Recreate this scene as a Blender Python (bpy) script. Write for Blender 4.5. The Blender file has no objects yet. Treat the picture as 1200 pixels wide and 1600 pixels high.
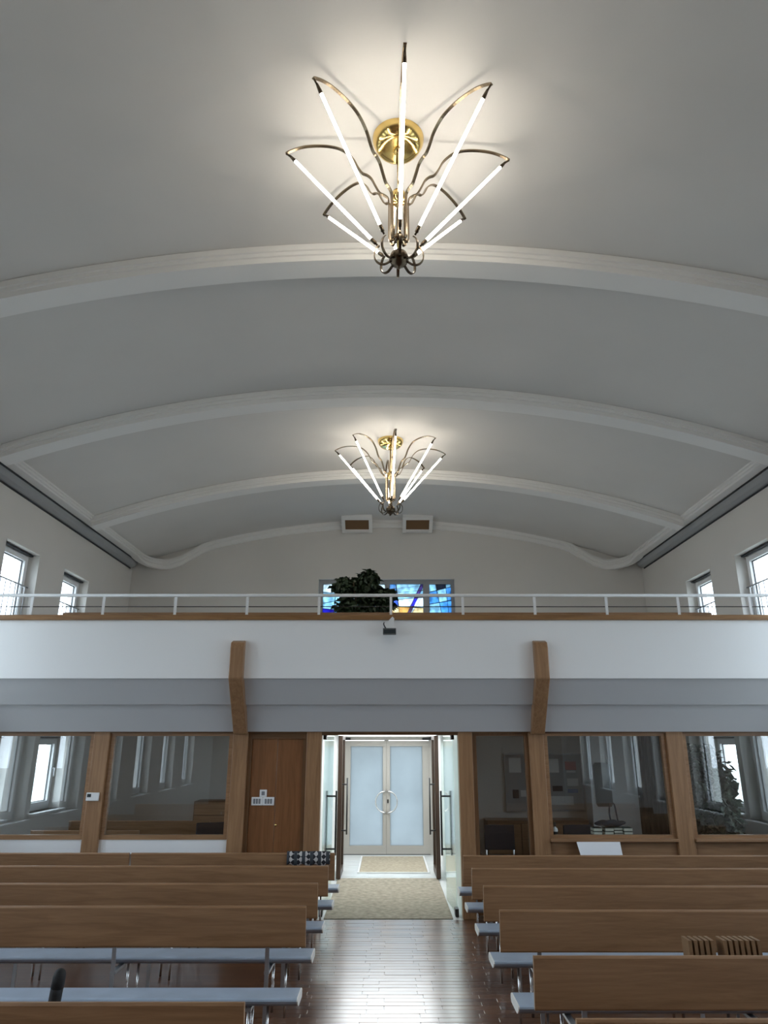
import bpy, bmesh, math, random
from mathutils import Vector, Matrix
random.seed(7)
PI = math.pi
S = bpy.context.scene
COL = S.collection

# ------------------------------------------------------------------ camera, world, exposure
FPX, HOR = 1100.0, 358.0
cam_d = bpy.data.cameras.new('camera')
cam = bpy.data.objects.new('camera', cam_d); COL.objects.link(cam)
cam_d.sensor_fit = 'VERTICAL'; cam_d.sensor_height = 36.0; cam_d.lens = FPX / 1600 * 36.0
cam_d.shift_x = -5 / 1600
cam_d.clip_start = 0.05; cam_d.clip_end = 300
cam.location = (0, 0, 2.1)
cam.rotation_euler = (PI / 2 + math.atan(HOR / FPX), 0, 0)
S.camera = cam

SKY = 2.6
w = bpy.data.worlds.new('World'); S.world = w; w.use_nodes = True
bg = w.node_tree.nodes['Background']
bg.inputs[0].default_value = (0.78, 0.89, 1.0, 1); bg.inputs[1].default_value = SKY

S.view_settings.view_transform = 'Standard'; S.view_settings.look = 'None'
S.view_settings.gamma = 1.0; S.view_settings.use_curve_mapping = False
S.view_settings.exposure = 1.4
TUBE = 10.0
cy = S.cycles
cy.max_bounces = 8; cy.diffuse_bounces = 5; cy.glossy_bounces = 4; cy.transmission_bounces = 4
cy.use_adaptive_sampling = True; cy.adaptive_threshold = 0.03; cy.transparent_max_bounces = 12
cy.caustics_reflective = False; cy.caustics_refractive = False
cy.sample_clamp_indirect = 4.0
try:
    cy.use_denoising = True
except Exception: pass

def portal(loc, rot, sx, sy):
    L = bpy.data.lights.new('window_portal', 'AREA'); L.shape = 'RECTANGLE'; L.size = sx; L.size_y = sy
    L.cycles.is_portal = True
    o = bpy.data.objects.new('window_portal', L); COL.objects.link(o); o.location = loc; o.rotation_euler = rot
    return o

# ------------------------------------------------------------------ materials
MATS = {}
def nt(name):
    m = bpy.data.materials.new(name); m.use_nodes = True
    MATS[name] = m
    return m, m.node_tree.nodes, m.node_tree.links, m.node_tree.nodes['Principled BSDF']
def sin(b, k, v):
    if k in b.inputs: b.inputs[k].default_value = v
def simple(name, col, rough=.6, metal=0.0, spec=.5, coat=0, bump=0, bscale=60, var=0.0, vscale=3.0, emit=None, es=0):
    m, N, L, b = nt(name)
    b.inputs['Base Color'].default_value = (*col, 1); b.inputs['Roughness'].default_value = rough
    b.inputs['Metallic'].default_value = metal; sin(b, 'Specular IOR Level', spec); sin(b, 'Coat Weight', coat); sin(b, 'Coat Roughness', .1)
    if emit: b.inputs['Emission Color'].default_value = (*emit, 1); b.inputs['Emission Strength'].default_value = es
    if var or bump:
        tc = N.new('ShaderNodeTexCoord')
    if var:
        n = N.new('ShaderNodeTexNoise'); n.inputs['Scale'].default_value = vscale; n.inputs['Detail'].default_value = 5
        L.new(tc.outputs['Object'], n.inputs['Vector'])
        r = N.new('ShaderNodeValToRGB')
        r.color_ramp.elements[0].position = .3; r.color_ramp.elements[1].position = .7
        r.color_ramp.elements[0].color = (*[c * (1 - var) for c in col], 1); r.color_ramp.elements[1].color = (*[min(1, c * (1 + var)) for c in col], 1)
        L.new(n.outputs['Fac'], r.inputs['Fac']); L.new(r.outputs['Color'], b.inputs['Base Color'])
    if bump:
        n2 = N.new('ShaderNodeTexNoise'); n2.inputs['Scale'].default_value = bscale; n2.inputs['Detail'].default_value = 3
        L.new(tc.outputs['Object'], n2.inputs['Vector'])
        bp = N.new('ShaderNodeBump'); bp.inputs['Strength'].default_value = bump; bp.inputs['Distance'].default_value = .01
        L.new(n2.outputs['Fac'], bp.inputs['Height']); L.new(bp.outputs['Normal'], b.inputs['Normal'])
    return m
def wood(name, c1, c2, axis=0, rough=.42, scale=14.0, coat=0.0):
    m, N, L, b = nt(name)
    tc = N.new('ShaderNodeTexCoord'); mp = N.new('ShaderNodeMapping')
    sc = [scale] * 3; sc[axis] = scale * .07
    mp.inputs['Scale'].default_value = sc
    L.new(tc.outputs['Object'], mp.inputs['Vector'])
    n = N.new('ShaderNodeTexNoise'); n.inputs['Scale'].default_value = 1.6; n.inputs['Detail'].default_value = 4; n.inputs['Roughness'].default_value = .65; n.inputs['Distortion'].default_value = .6
    L.new(mp.outputs['Vector'], n.inputs['Vector'])
    r = N.new('ShaderNodeValToRGB'); r.color_ramp.elements[0].position = .35; r.color_ramp.elements[1].position = .68
    r.color_ramp.elements[0].color = (*c1, 1); r.color_ramp.elements[1].color = (*c2, 1)
    L.new(n.outputs['Fac'], r.inputs['Fac']); L.new(r.outputs['Color'], b.inputs['Base Color'])
    b.inputs['Roughness'].default_value = rough; sin(b, 'Coat Weight', coat)
    return m
def glassy(name, tint=(1, 1, 1), ior=1.5, rough=0.0, haze=0.0):
    m = bpy.data.materials.new(name); m.use_nodes = True; MATS[name] = m
    N, L = m.node_tree.nodes, m.node_tree.links
    N.remove(N['Principled BSDF']); out = N['Material Output']
    t = N.new('ShaderNodeBsdfTransparent'); t.inputs[0].default_value = (*tint, 1)
    g = N.new('ShaderNodeBsdfGlossy'); g.inputs['Roughness'].default_value = rough; g.inputs['Color'].default_value = (1, 1, 1, 1)
    f = N.new('ShaderNodeFresnel')
    ge = N.new('ShaderNodeNewGeometry'); im = N.new('ShaderNodeMix'); im.inputs[2].default_value = ior; im.inputs[3].default_value = 1 / ior
    L.new(ge.outputs['Backfacing'], im.inputs[0]); L.new(im.outputs[0], f.inputs['IOR'])
    mx = N.new('ShaderNodeMixShader')
    L.new(f.outputs[0], mx.inputs[0]); L.new(t.outputs[0], mx.inputs[1]); L.new(g.outputs[0], mx.inputs[2])
    L.new(mx.outputs[0], out.inputs['Surface'])
    return m
def translucent(name, col, clear=0.0, var=0.0, vs=4.0):
    m = bpy.data.materials.new(name); m.use_nodes = True; MATS[name] = m
    N, L = m.node_tree.nodes, m.node_tree.links
    N.remove(N['Principled BSDF']); out = N['Material Output']
    t = N.new('ShaderNodeBsdfTranslucent'); t.inputs[0].default_value = (*col, 1)
    d = N.new('ShaderNodeBsdfTransparent'); d.inputs[0].default_value = (*col, 1)
    if var:
        tc = N.new('ShaderNodeTexCoord'); n = N.new('ShaderNodeTexNoise'); n.inputs['Scale'].default_value = vs; n.inputs['Detail'].default_value = 3
        L.new(tc.outputs['Object'], n.inputs['Vector'])
        r = N.new('ShaderNodeValToRGB'); r.color_ramp.elements[0].position = .35; r.color_ramp.elements[1].position = .65
        r.color_ramp.elements[0].color = (*[c * (1 - var) for c in col], 1); r.color_ramp.elements[1].color = (*[min(1, c * (1 + .5 * var) + .1 * var) for c in col], 1)
        L.new(n.outputs['Fac'], r.inputs['Fac']); L.new(r.outputs[0], t.inputs[0]); L.new(r.outputs[0], d.inputs[0])
    g = N.new('ShaderNodeBsdfGlossy'); g.inputs['Roughness'].default_value = .25
    m1 = N.new('ShaderNodeMixShader'); m1.inputs[0].default_value = clear
    L.new(t.outputs[0], m1.inputs[1]); L.new(d.outputs[0], m1.inputs[2])
    m2 = N.new('ShaderNodeMixShader'); m2.inputs[0].default_value = .05
    L.new(m1.outputs[0], m2.inputs[1]); L.new(g.outputs[0], m2.inputs[2]); L.new(m2.outputs[0], out.inputs['Surface'])
    return m

simple('ceiling_plaster', (.66, .64, .615), .85, var=.03, vscale=.8)
simple('rib_plaster', (.80, .79, .77), .8)
simple('cove_grey', (.36, .37, .38), .7)
simple('wall_plaster', (.70, .675, .64), .85, var=.02, vscale=.9)
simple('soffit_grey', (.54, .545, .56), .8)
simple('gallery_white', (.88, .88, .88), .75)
simple('room_white', (.78, .80, .82), .8)
simple('room_grey', (.52, .52, .52), .85)
wood('oak_x', (.255, .135, .063), (.372, .21, .106), 0)
wood('oak_z', (.255, .135, .063), (.372, .21, .106), 2)
wood('oak_dark_z', (.13, .062, .025), (.20, .10, .042), 2)
wood('oak_dark_x', (.13, .062, .025), (.20, .10, .042), 0)
wood('cap_oak', (.22, .105, .035), (.33, .17, .065), 0)
wood('door_oak', (.19, .078, .028), (.272, .117, .046), 2, rough=.38)
wood('leaf_wood', (.03, .016, .009), (.055, .028, .014), 2)
simple('seat_blue', (.36, .44, .55), .38, bump=.12, bscale=220, var=.08, vscale=6)
simple('seat_end_white', (.85, .84, .80), .45)
simple('steel', (.72, .72, .72), .22, metal=1.0)
simple('steel_flat', (.45, .47, .50), .35, metal=.8)
simple('brass', (.83, .60, .22), .16, metal=1.0)
simple('bronze', (.30, .235, .16), .22, metal=1.0)
simple('bronze_dark', (.12, .09, .06), .25, metal=.9)
simple('black_metal', (.015, .015, .016), .4)
simple('alu_beige', (.37, .352, .32), .5, metal=.1)
simple('upvc', (.85, .86, .87), .4)
simple('white_paint', (.82, .82, .82), .45)
simple('black_rubber', (.012, .012, .013), .75)
simple('lead', (.03, .03, .032), .6)
simple('gasket', (.03, .035, .04), .6)
simple('paper', (.82, .83, .86), .8)
simple('dark_cloth', (.02, .025, .04), .9, bump=.2)
simple('tile_light', (.62, .64, .64), .25, var=.05)
simple('vest_white', (.86, .86, .84), .3)
simple('rug', (.30, .265, .205), .95, bump=.6, bscale=140, var=.28, vscale=14)
simple('mat', (.36, .31, .23), .95, bump=.5, bscale=160, var=.2, vscale=20)
simple('mat_frame', (.75, .76, .76), .3)
simple('leaf', (.018, .035, .014), .55, var=.4, vscale=8)
simple('bark', (.09, .06, .035), .9)
simple('pot_clay', (.22, .14, .09), .7)
simple('grille_brown', (.16, .085, .035), .7)
simple('ground_grey', (.40, .41, .38), .9, var=.1, vscale=1)
simple('spot_grey', (.07, .075, .075), .4)
simple('switch_grey', (.22, .23, .25), .4)
simple('display_dark', (.03, .04, .045), .2)
simple('board_felt', (.36, .37, .38), .95, var=.05)
simple('mirror_grey', (.30, .33, .36), .08, metal=.7)
simple('curtain_dark', (.045, .045, .045), .95)
simple('rack_wood', (.22, .125, .058), .6, var=.1, vscale=10)
simple('card_red', (.45, .12, .10), .8); simple('card_blue', (.10, .16, .35), .8); simple('card_dark', (.06, .06, .07), .8); simple('card_white', (.75, .75, .74), .8)
simple('book_green', (.03, .05, .045), .6); simple('book_pages', (.66, .66, .58), .9)
glassy('window_glass', (.97, .99, 1.0)); glassy('partition_glass', (.96, .98, .98), ior=1.75); glassy('leaf_glass', (.90, .97, .95), ior=1.5)
translucent('frosted', (.38, .405, .415), .0, var=.05, vs=1.5)
m, N, L, b = nt('tube_glow'); b.inputs['Base Color'].default_value = (1, 1, 1, 1)
b.inputs['Emission Color'].default_value = (1.0, .92, .79, 1); b.inputs['Emission Strength'].default_value = TUBE

# plaid-like scarf print
m, N, L, b = nt('scarf_print')
tc = N.new('ShaderNodeTexCoord'); mp = N.new('ShaderNodeMapping'); mp.inputs['Scale'].default_value = (24, 24, 24); mp.inputs['Rotation'].default_value = (0, PI / 4, 0)
L.new(tc.outputs['Object'], mp.inputs['Vector'])
ck = N.new('ShaderNodeTexChecker'); ck.inputs['Scale'].default_value = 1.0; ck.inputs[1].default_value = (.02, .02, .025, 1); ck.inputs[2].default_value = (.55, .53, .52, 1)
L.new(mp.outputs['Vector'], ck.inputs['Vector'])
wv = N.new('ShaderNodeTexWave'); wv.bands_direction = 'X'; wv.inputs['Scale'].default_value = 3.4; L.new(tc.outputs['Object'], wv.inputs['Vector'])
rr = N.new('ShaderNodeValToRGB'); rr.color_ramp.interpolation = 'CONSTANT'; rr.color_ramp.elements[1].position = .62
rr.color_ramp.elements[0].color = (0, 0, 0, 1); rr.color_ramp.elements[1].color = (1, 1, 1, 1); L.new(wv.outputs['Fac'], rr.inputs['Fac'])
mx = N.new('ShaderNodeMix'); mx.data_type = 'RGBA'; L.new(rr.outputs[0], mx.inputs[0]); L.new(ck.outputs[0], mx.inputs[6]); mx.inputs[7].default_value = (.05, .055, .065, 1)
L.new(mx.outputs[2], b.inputs['Base Color']); b.inputs['Roughness'].default_value = .95

# parquet: per-object tone, lacquered
def parquet(name, brick):
    m, N, L, b = nt(name)
    tc = N.new('ShaderNodeTexCoord'); mp = N.new('ShaderNodeMapping'); mp.inputs['Scale'].default_value = (1.2, 14, 14)
    L.new(tc.outputs['Object'], mp.inputs['Vector'])
    n = N.new('ShaderNodeTexNoise'); n.inputs['Scale'].default_value = 2.2; n.inputs['Detail'].default_value = 6
    L.new(mp.outputs['Vector'], n.inputs['Vector'])
    r = N.new('ShaderNodeValToRGB'); r.color_ramp.elements[0].color = (.085, .030, .013, 1); r.color_ramp.elements[1].color = (.17, .07, .03, 1)
    r.color_ramp.elements[0].position = .25; r.color_ramp.elements[1].position = .8
    if brick:
        bt = N.new('ShaderNodeTexBrick'); bt.inputs['Scale'].default_value = 1.0; bt.inputs['Brick Width'].default_value = .48; bt.inputs['Row Height'].default_value = .09
        bt.inputs['Mortar Size'].default_value = .002; bt.inputs['Color1'].default_value = (.3, .3, .3, 1); bt.inputs['Color2'].default_value = (.8, .8, .8, 1); bt.inputs['Mortar'].default_value = (.1, .1, .1, 1)
        L.new(tc.outputs['Object'], bt.inputs['Vector'])
        src = bt.outputs['Color']
    else:
        oi = N.new('ShaderNodeObjectInfo'); src = oi.outputs['Random']
    ma = N.new('ShaderNodeMath'); ma.operation = 'MULTIPLY_ADD'; ma.inputs[1].default_value = .55
    m2 = N.new('ShaderNodeMath'); m2.operation = 'MULTIPLY'; m2.inputs[1].default_value = .45
    L.new(n.outputs['Fac'], m2.inputs[0]); L.new(src, ma.inputs[0]); L.new(m2.outputs[0], ma.inputs[2])
    L.new(ma.outputs[0], r.inputs['Fac']); L.new(r.outputs[0], b.inputs['Base Color'])
    b.inputs['Roughness'].default_value = .32; sin(b, 'Coat Weight', 1.0); sin(b, 'Coat Roughness', .2); sin(b, 'Coat IOR', 1.9)
    n3 = N.new('ShaderNodeTexNoise'); n3.inputs['Scale'].default_value = 9; L.new(tc.outputs['Object'], n3.inputs['Vector'])
    bp = N.new('ShaderNodeBump'); bp.inputs['Strength'].default_value = .05; bp.inputs['Distance'].default_value = .01
    L.new(n3.outputs['Fac'], bp.inputs['Height']); L.new(bp.outputs['Normal'], b.inputs['Normal']); L.new(bp.outputs['Normal'], b.inputs['Coat Normal'])
parquet('parquet_floor', True); parquet('parquet_plank', False)

# ------------------------------------------------------------------ mesh helpers
class MB:
    def __init__(s): s.v = []; s.f = []; s.sm = []
    def add(s, vs, fs, smooth=False):
        o = len(s.v); s.v += [tuple(p) for p in vs]
        for f in fs: s.f.append(tuple(i + o for i in f)); s.sm.append(smooth)
        return s
    def box(s, x0, x1, y0, y1, z0, z1):
        vs = [(x, y, z) for x in (x0, x1) for y in (y0, y1) for z in (z0, z1)]
        return s.add(vs, [(0, 1, 3, 2), (4, 6, 7, 5), (0, 4, 5, 1), (2, 3, 7, 6), (0, 2, 6, 4), (1, 5, 7, 3)])
    def bbox(s, x0, x1, y0, y1, z0, z1, r=.006, seg=2):
        bm = bmesh.new(); bmesh.ops.create_cube(bm, size=1)
        for q in bm.verts: q.co = Vector(((x0 + x1) / 2 + q.co.x * (x1 - x0), (y0 + y1) / 2 + q.co.y * (y1 - y0), (z0 + z1) / 2 + q.co.z * (z1 - z0)))
        r = min(r, .45 * min(x1 - x0, y1 - y0, z1 - z0))
        bmesh.ops.bevel(bm, geom=bm.edges[:], offset=r, segments=seg, affect='EDGES', profile=.5)
        s.frombm(bm); return s
    def frombm(s, bm, smooth=False):
        bm.verts.index_update()
        s.add([v.co for v in bm.verts], [[v.index for v in f.verts] for f in bm.faces], smooth); bm.free()
    def prism_x(s, poly, x0, x1):     # poly in (y, z)
        n = len(poly); vs = [(x0, y, z) for y, z in poly] + [(x1, y, z) for y, z in poly]
        fs = [tuple(range(n)), tuple(range(2 * n - 1, n - 1, -1))] + [(i, i + n, (i + 1) % n + n, (i + 1) % n) for i in range(n)]
        return s.add(vs, fs)
    def prism_y(s, poly, y0, y1):     # poly in (x, z)
        n = len(poly); vs = [(x, y0, z) for x, z in poly] + [(x, y1, z) for x, z in poly]
        fs = [tuple(range(n)), tuple(range(2 * n - 1, n - 1, -1))] + [(i, i + n, (i + 1) % n + n, (i + 1) % n) for i in range(n)]
        return s.add(vs, fs)
    def tube(s, pts, r, n=8, flat=None, cap=True):
        pts = [Vector(p) for p in pts]; rs = r if isinstance(r, (list, tuple)) else [r] * len(pts)
        rings = []; up = None
        for i, p in enumerate(pts):
            t = (pts[min(i + 1, len(pts) - 1)] - pts[max(i - 1, 0)]).normalized()
            if up is None:
                up = Vector((0, 0, 1)) if abs(t.z) < .9 else Vector((1, 0, 0))
                if flat is not None: up = Vector(flat)
            a = t.cross(up)
            if a.length < 1e-6: a = t.orthogonal()
            a.normalize(); bb = a.cross(t).normalized()
            if flat is None: up = bb
            ring = []
            for k in range(n):
                th = 2 * PI * k / n
                ring.append(p + rs[i] * (math.cos(th) * a + math.sin(th) * bb))
            rings.append(ring)
        vs = [q for R in rings for q in R]; fs = []
        for i in range(len(pts) - 1):
            for k in range(n):
                fs.append((i * n + k, i * n + (k + 1) % n, (i + 1) * n + (k + 1) % n, (i + 1) * n + k))
        if cap:
            fs.append(tuple(range(n - 1, -1, -1))); fs.append(tuple(range((len(pts) - 1) * n, len(pts) * n)))
        return s.add(vs, fs, True)
    def strip(s, pts, side, w_, t_):  # flat bar following pts, width w_ along 'side', thickness t_
        pts = [Vector(p) for p in pts]; side = Vector(side).normalized(); vs = []; fs = []
        for i, p in enumerate(pts):
            t = (pts[min(i + 1, len(pts) - 1)] - pts[max(i - 1, 0)]).normalized()
            nn = t.cross(side).normalized()
            for a, bq in ((1, 1), (-1, 1), (-1, -1), (1, -1)): vs.append(p + side * a * w_ / 2 + nn * bq * t_ / 2)
        for i in range(len(pts) - 1):
            for k in range(4): fs.append((i * 4 + k, i * 4 + (k + 1) % 4, i * 4 + 4 + (k + 1) % 4, i * 4 + 4 + k))
        n = len(pts); fs += [(3, 2, 1, 0), (4 * n - 4, 4 * n - 3, 4 * n - 2, 4 * n - 1)]
        return s.add(vs, fs)
    def lathe(s, prof, c=(0, 0, 0), n=24):  # prof (r, z)
        vs = []; fs = []
        for r, z in prof:
            for k in range(n):
                a = 2 * PI * k / n; vs.append((c[0] + r * math.cos(a), c[1] + r * math.sin(a), c[2] + z))
        for i in range(len(prof) - 1):
            for k in range(n): fs.append((i * n + k, i * n + (k + 1) % n, (i + 1) * n + (k + 1) % n, (i + 1) * n + k))
        return s.add(vs, fs, True)
    def build(s, name, mat, parent=None, auto=True):
        off = Vector(parent['_o']) if parent is not None and '_o' in parent else Vector((0, 0, 0))
        me = bpy.data.meshes.new(name)
        me.from_pydata([tuple(Vector(p) - off) for p in s.v], [], s.f)
        bm = bmesh.new(); bm.from_mesh(me); bmesh.ops.recalc_face_normals(bm, faces=bm.faces); bm.to_mesh(me); bm.free()
        for p, q in zip(me.polygons, s.sm): p.use_smooth = q
        me.materials.append(MATS[mat] if isinstance(mat, str) else mat)
        o = bpy.data.objects.new(name, me); COL.objects.link(o)
        if parent is not None: o.parent = parent; o['_o'] = tuple(off)
        return o
def thing(name, label, cat, loc=(0, 0, 0), group=None, kind=None):
    o = bpy.data.objects.new(name, None); COL.objects.link(o); o.location = loc; o['_o'] = tuple(loc); o.empty_display_size = .1
    if label: o['label'] = label
    if cat: o['category'] = cat
    if group: o['group'] = group
    if kind: o['kind'] = kind
    return o
def tag(o, label, cat, group=None, kind=None):
    o['label'] = label; o['category'] = cat
    if group: o['group'] = group
    if kind: o['kind'] = kind
    return o
def struct(o, label=None):
    o['kind'] = 'structure'
    if label: o['label'] = label
    return o
def copy_tree(o, parent=None):
    c = o.copy(); COL.objects.link(c); c.parent = parent
    for ch in list(o.children): copy_tree(ch, c)
    return c
def smooth_path(pts, n=6):
    P_ = [Vector(p) for p in pts]; out = []
    for i in range(len(P_) - 1):
        p0 = P_[max(i - 1, 0)]; p1 = P_[i]; p2 = P_[i + 1]; p3 = P_[min(i + 2, len(P_) - 1)]
        for k in range(n):
            t = k / n
            out.append(.5 * ((2 * p1) + (-p0 + p2) * t + (2 * p0 - 5 * p1 + 4 * p2 - p3) * t * t + (-p0 + 3 * p1 - 3 * p2 + p3) * t ** 3))
    out.append(P_[-1]); return out

# ------------------------------------------------------------------ the setting
WX, YB, YF, YP = 5.6, 15.1, -4.0, 9.85
T = .36
def wall_x(name, x0, x1, y0, y1, z0, z1, openings, mat):   # wall in the YZ plane with openings (y0,y1,z0,z1)
    ys = sorted({y0, y1, *[o[0] for o in openings], *[o[1] for o in openings]}); zs = sorted({z0, z1, *[o[2] for o in openings], *[o[3] for o in openings]})
    mb = MB()
    for i in range(len(ys) - 1):
        run = None
        for j in range(len(zs) - 1):
            cyy, cz = (ys[i] + ys[i + 1]) / 2, (zs[j] + zs[j + 1]) / 2
            hole = any(o[0] < cyy < o[1] and o[2] < cz < o[3] for o in openings)
            if not hole: run = (run[0], zs[j + 1]) if run else (zs[j], zs[j + 1])
            if (hole or j == len(zs) - 2) and run: mb.box(x0, x1, ys[i], ys[i + 1], run[0], run[1]); run = None
    return struct(mb.build(name, mat))
WC = [12.45 - 1.95 * k for k in range(8)]
side_open = []
for k, c in enumerate(WC):
    if k < 2: side_open += [(c - .52, c + .52, 1.02, 2.18), (c - .52, c + .52, 3.75, 4.95)]
    else: side_open.append((c - .52, c + .52, .95, 4.95))
wall_x('wall_left', -WX - T, -WX, YF - T, YB + T, -.2, 7.2, side_open, 'wall_plaster')
wall_x('wall_right', WX, WX + T, YF - T, YB + T, -.2, 7.2, side_open, 'wall_plaster')
# back wall with the entrance, the stained window and an opening added for light
mb = MB()
DX0, DX1, DZ = -.95, .92, 2.22
SX0, SX1, SZ0, SZ1 = -1.5, 1.47, 4.2, 5.47
mb.box(-WX, -2.75, YB, YB + T, -.2, 2.6); mb.box(-1.75, DX0, YB, YB + T, -.2, 2.6); mb.box(-2.75, -1.75, YB, YB + T, -.2, .95); mb.box(-2.75, -1.75, YB, YB + T, 2.18, 2.6); mb.box(DX1, WX, YB, YB + T, -.2, 2.6); mb.box(DX0, DX1, YB, YB + T, DZ, 2.6); mb.box(DX0, DX1, YB, YB + T, -.2, -.005)
mb.box(-WX, WX, YB, YB + T, 2.6, SZ0); mb.box(-WX, SX0, YB, YB + T, SZ0, SZ1); mb.box(SX1, WX, YB, YB + T, SZ0, SZ1); mb.box(-WX, WX, YB, YB + T, SZ1, 7.2)
struct(mb.build('wall_back', 'wall_plaster'))
struct(MB().box(-WX, WX, YF - T, YF, -.2, 7.2).build('wall_front', 'oak_z'))

# ground outside
struct(MB().box(-60, 60, -50, 70, -.5, -.3).build('ground', 'ground_grey'))

# floor with parquet planks in the aisle
fl = struct(MB().box(-WX, WX, YF, YP - .02, -.2, 0).build('floor', 'parquet_floor'))
pm = MB().bbox(-.238, .238, -.0435, .0435, 0, .012, .002, 1)
p0 = pm.build('plank', 'parquet_plank', fl)
first = True; rows = 54
for j in range(rows):
    y = YP - .075 - j * .09
    off = (.11, -.13)[j % 2] if (j // 5) % 2 else (-.05, .19)[j % 2]
    for i in range(5):
        x = -.86 + off * .6 + i * .48
        o = p0 if first else p0.copy()
        if not first: COL.objects.link(o)
        first = False
        o.location = (x, y, -.0095 + random.random() * .0012); o.rotation_euler = (math.radians(random.uniform(-.18, .18)), math.radians(random.uniform(-.12, .12)), 0)
# vestibule / side room floors
vf = struct(MB().box(-1.0, .98, YP - .02, YB, -.2, -.004).build('floor', 'tile_light'))
tl = MB().bbox(-.315, .315, -.42, .42, -.006, .0, .003, 1)
t0 = tl.build('tile', 'tile_light', vf); first = True
for (x, y, sx, sy) in [(-.66, 13.0, .98, .6), (-.66, 13.55, .98, .62), (-.66, 14.12, .98, .66), (-.66, 14.72, .98, .72), (0, 12.82, .99, .22), (.65, 12.82, .92, .22)]:
    o = t0 if first else t0.copy()
    if not first: COL.objects.link(o)
    first = False; o.location = (x, y, 0); o.scale = (sx, sy, 1)
struct(MB().box(-WX, -1.0, YP - .02, YB, -.2, 0).build('floor', 'oak_dark_x'))
struct(MB().box(.98, WX, YP - .02, YB, -.2, 0).build('floor', 'oak_dark_x'))
# vestibule side walls
struct(MB().box(-1.06, -.98, YP + .12, YB, 0, 2.24).build('wall_vestibule_left', 'vest_white'))
struct(MB().box(.95, 1.03, YP + .12, YB, 0, 2.24).build('wall_vestibule_right', 'vest_white'))

# vaulted ceiling
ZC, R = 6.80, 15.6
def vz(x, top=ZC): return top - (R - math.sqrt(R * R - x * x))
XS = 5.27
NX = 48
def vault(y0, y1, z, th=.12, x0=-XS, x1=XS):
    mb = MB(); vs = []; fs = []
    for i in range(NX + 1):
        x = x0 + (x1 - x0) * i / NX; zz = vz(x, z)
        vs += [(x, y0, zz), (x, y1, zz), (x, y1, zz + th), (x, y0, zz + th)]
    for i in range(NX):
        a = i * 4
        for k in range(4): fs.append((a + k, a + (k + 1) % 4, a + 4 + (k + 1) % 4, a + 4 + k))
    fs += [(0, 1, 2, 3), (NX * 4, NX * 4 + 3, NX * 4 + 2, NX * 4 + 1)]
    mb.add(vs, fs, True); return mb
ce = vault(YF, YB, ZC).build('ceiling', 'ceiling_plaster'); struct(ce)
md = ce.modifiers.new('edge_split', 'EDGE_SPLIT'); md.split_angle = math.radians(40)
struct(MB().box(-WX - T, WX + T, YF - T, YB + T, 7.0, 7.2).build('roof', 'room_grey'))
# ribs: soffit 17 cm below the ceiling, two stepped mouldings on each side
def rib(yc, n):
    t = struct(thing('trim_%d' % n, 'white moulded rib arching across the vaulted ceiling', None), None)
    for nm, hw, dz, th in (('soffit', .135, .17, .16), ('moulding', .158, .11, .10), ('moulding', .182, .07, .065)):
        o = vault(yc - hw, yc + hw, ZC - dz, th, -XS + .01, XS - .01).build(nm, 'rib_plaster', t)
        md = o.modifiers.new('edge_split', 'EDGE_SPLIT'); md.split_angle = math.radians(40)
for n, yc in enumerate((12.08, 8.92, 5.98, 2.95, 0.0, -3.0)): rib(yc, n + 1)

# cornice: side runs, rounded corners and back arch, swept profile
def cornice():
    path = []
    zside = 5.71
    def zb(x):
        z = vz(x, ZC) - .02; a = abs(x)
        if a > 3.9:
            t = min(1, (a - 3.9) / 1.0); t = t * t * (3 - 2 * t); z = z * (1 - t) + (zside + .12) * t
        return z
    left = [(-5.27, y, zside + .12) for y in (YF, 0, 4, 8, 12, 14.4)]
    for k in range(1, 9):
        a = k / 9 * PI / 2; x = -5.27 + .5 * (1 - math.cos(a)); y = 14.56 + .5 * math.sin(a); left.append((x, y, zb(x)))
    mid = [(x, 15.06, zb(x)) for x in [-4.75 + 9.5 * i / 40 for i in range(41)]]
    right = [(-x, y, z) for x, y, z in reversed(left)]
    pts = [Vector(p) for p in left + mid + right]
    # profiles (toward room, up): side run and back arch, blended round the corners
    Ps = [(-.16, .10), (.07, .10), (.07, .05), (.04, .045), (.04, .015), (.01, .01), (.0, -.012), (-.15, -.016), (-.16, -.016)]
    Pb = [(-.06, .06), (.055, .06), (.055, .02), (.035, .01), (.035, -.05), (.012, -.06), (.0, -.14), (-.03, -.15), (-.06, -.15)]
    vs = []; fs = []; n = len(Ps)
    for i, p in enumerate(pts):
        t = pts[min(i + 1, len(pts) - 1)] - pts[max(i - 1, 0)]; t.z = 0; t.normalize()
        inw = Vector((t.y, -t.x, 0)); wgt = min(1, max(0, (p.y - 14.4) / .66)); wgt = wgt * wgt * (3 - 2 * wgt)
        for (a, d), (a2, d2) in zip(Ps, Pb): vs.append(p + inw * (a * (1 - wgt) + a2 * wgt) + Vector((0, 0, d * (1 - wgt) + d2 * wgt)))
    for i in range(len(pts) - 1):
        for k in range(n): fs.append((i * n + k, i * n + (k + 1) % n, (i + 1) * n + (k + 1) % n, (i + 1) * n + k))
    mb = MB(); mb.add(vs, fs); return mb
struct(cornice().build('trim_7', 'rib_plaster'), 'stepped white cornice running round the foot of the vault')
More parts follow.
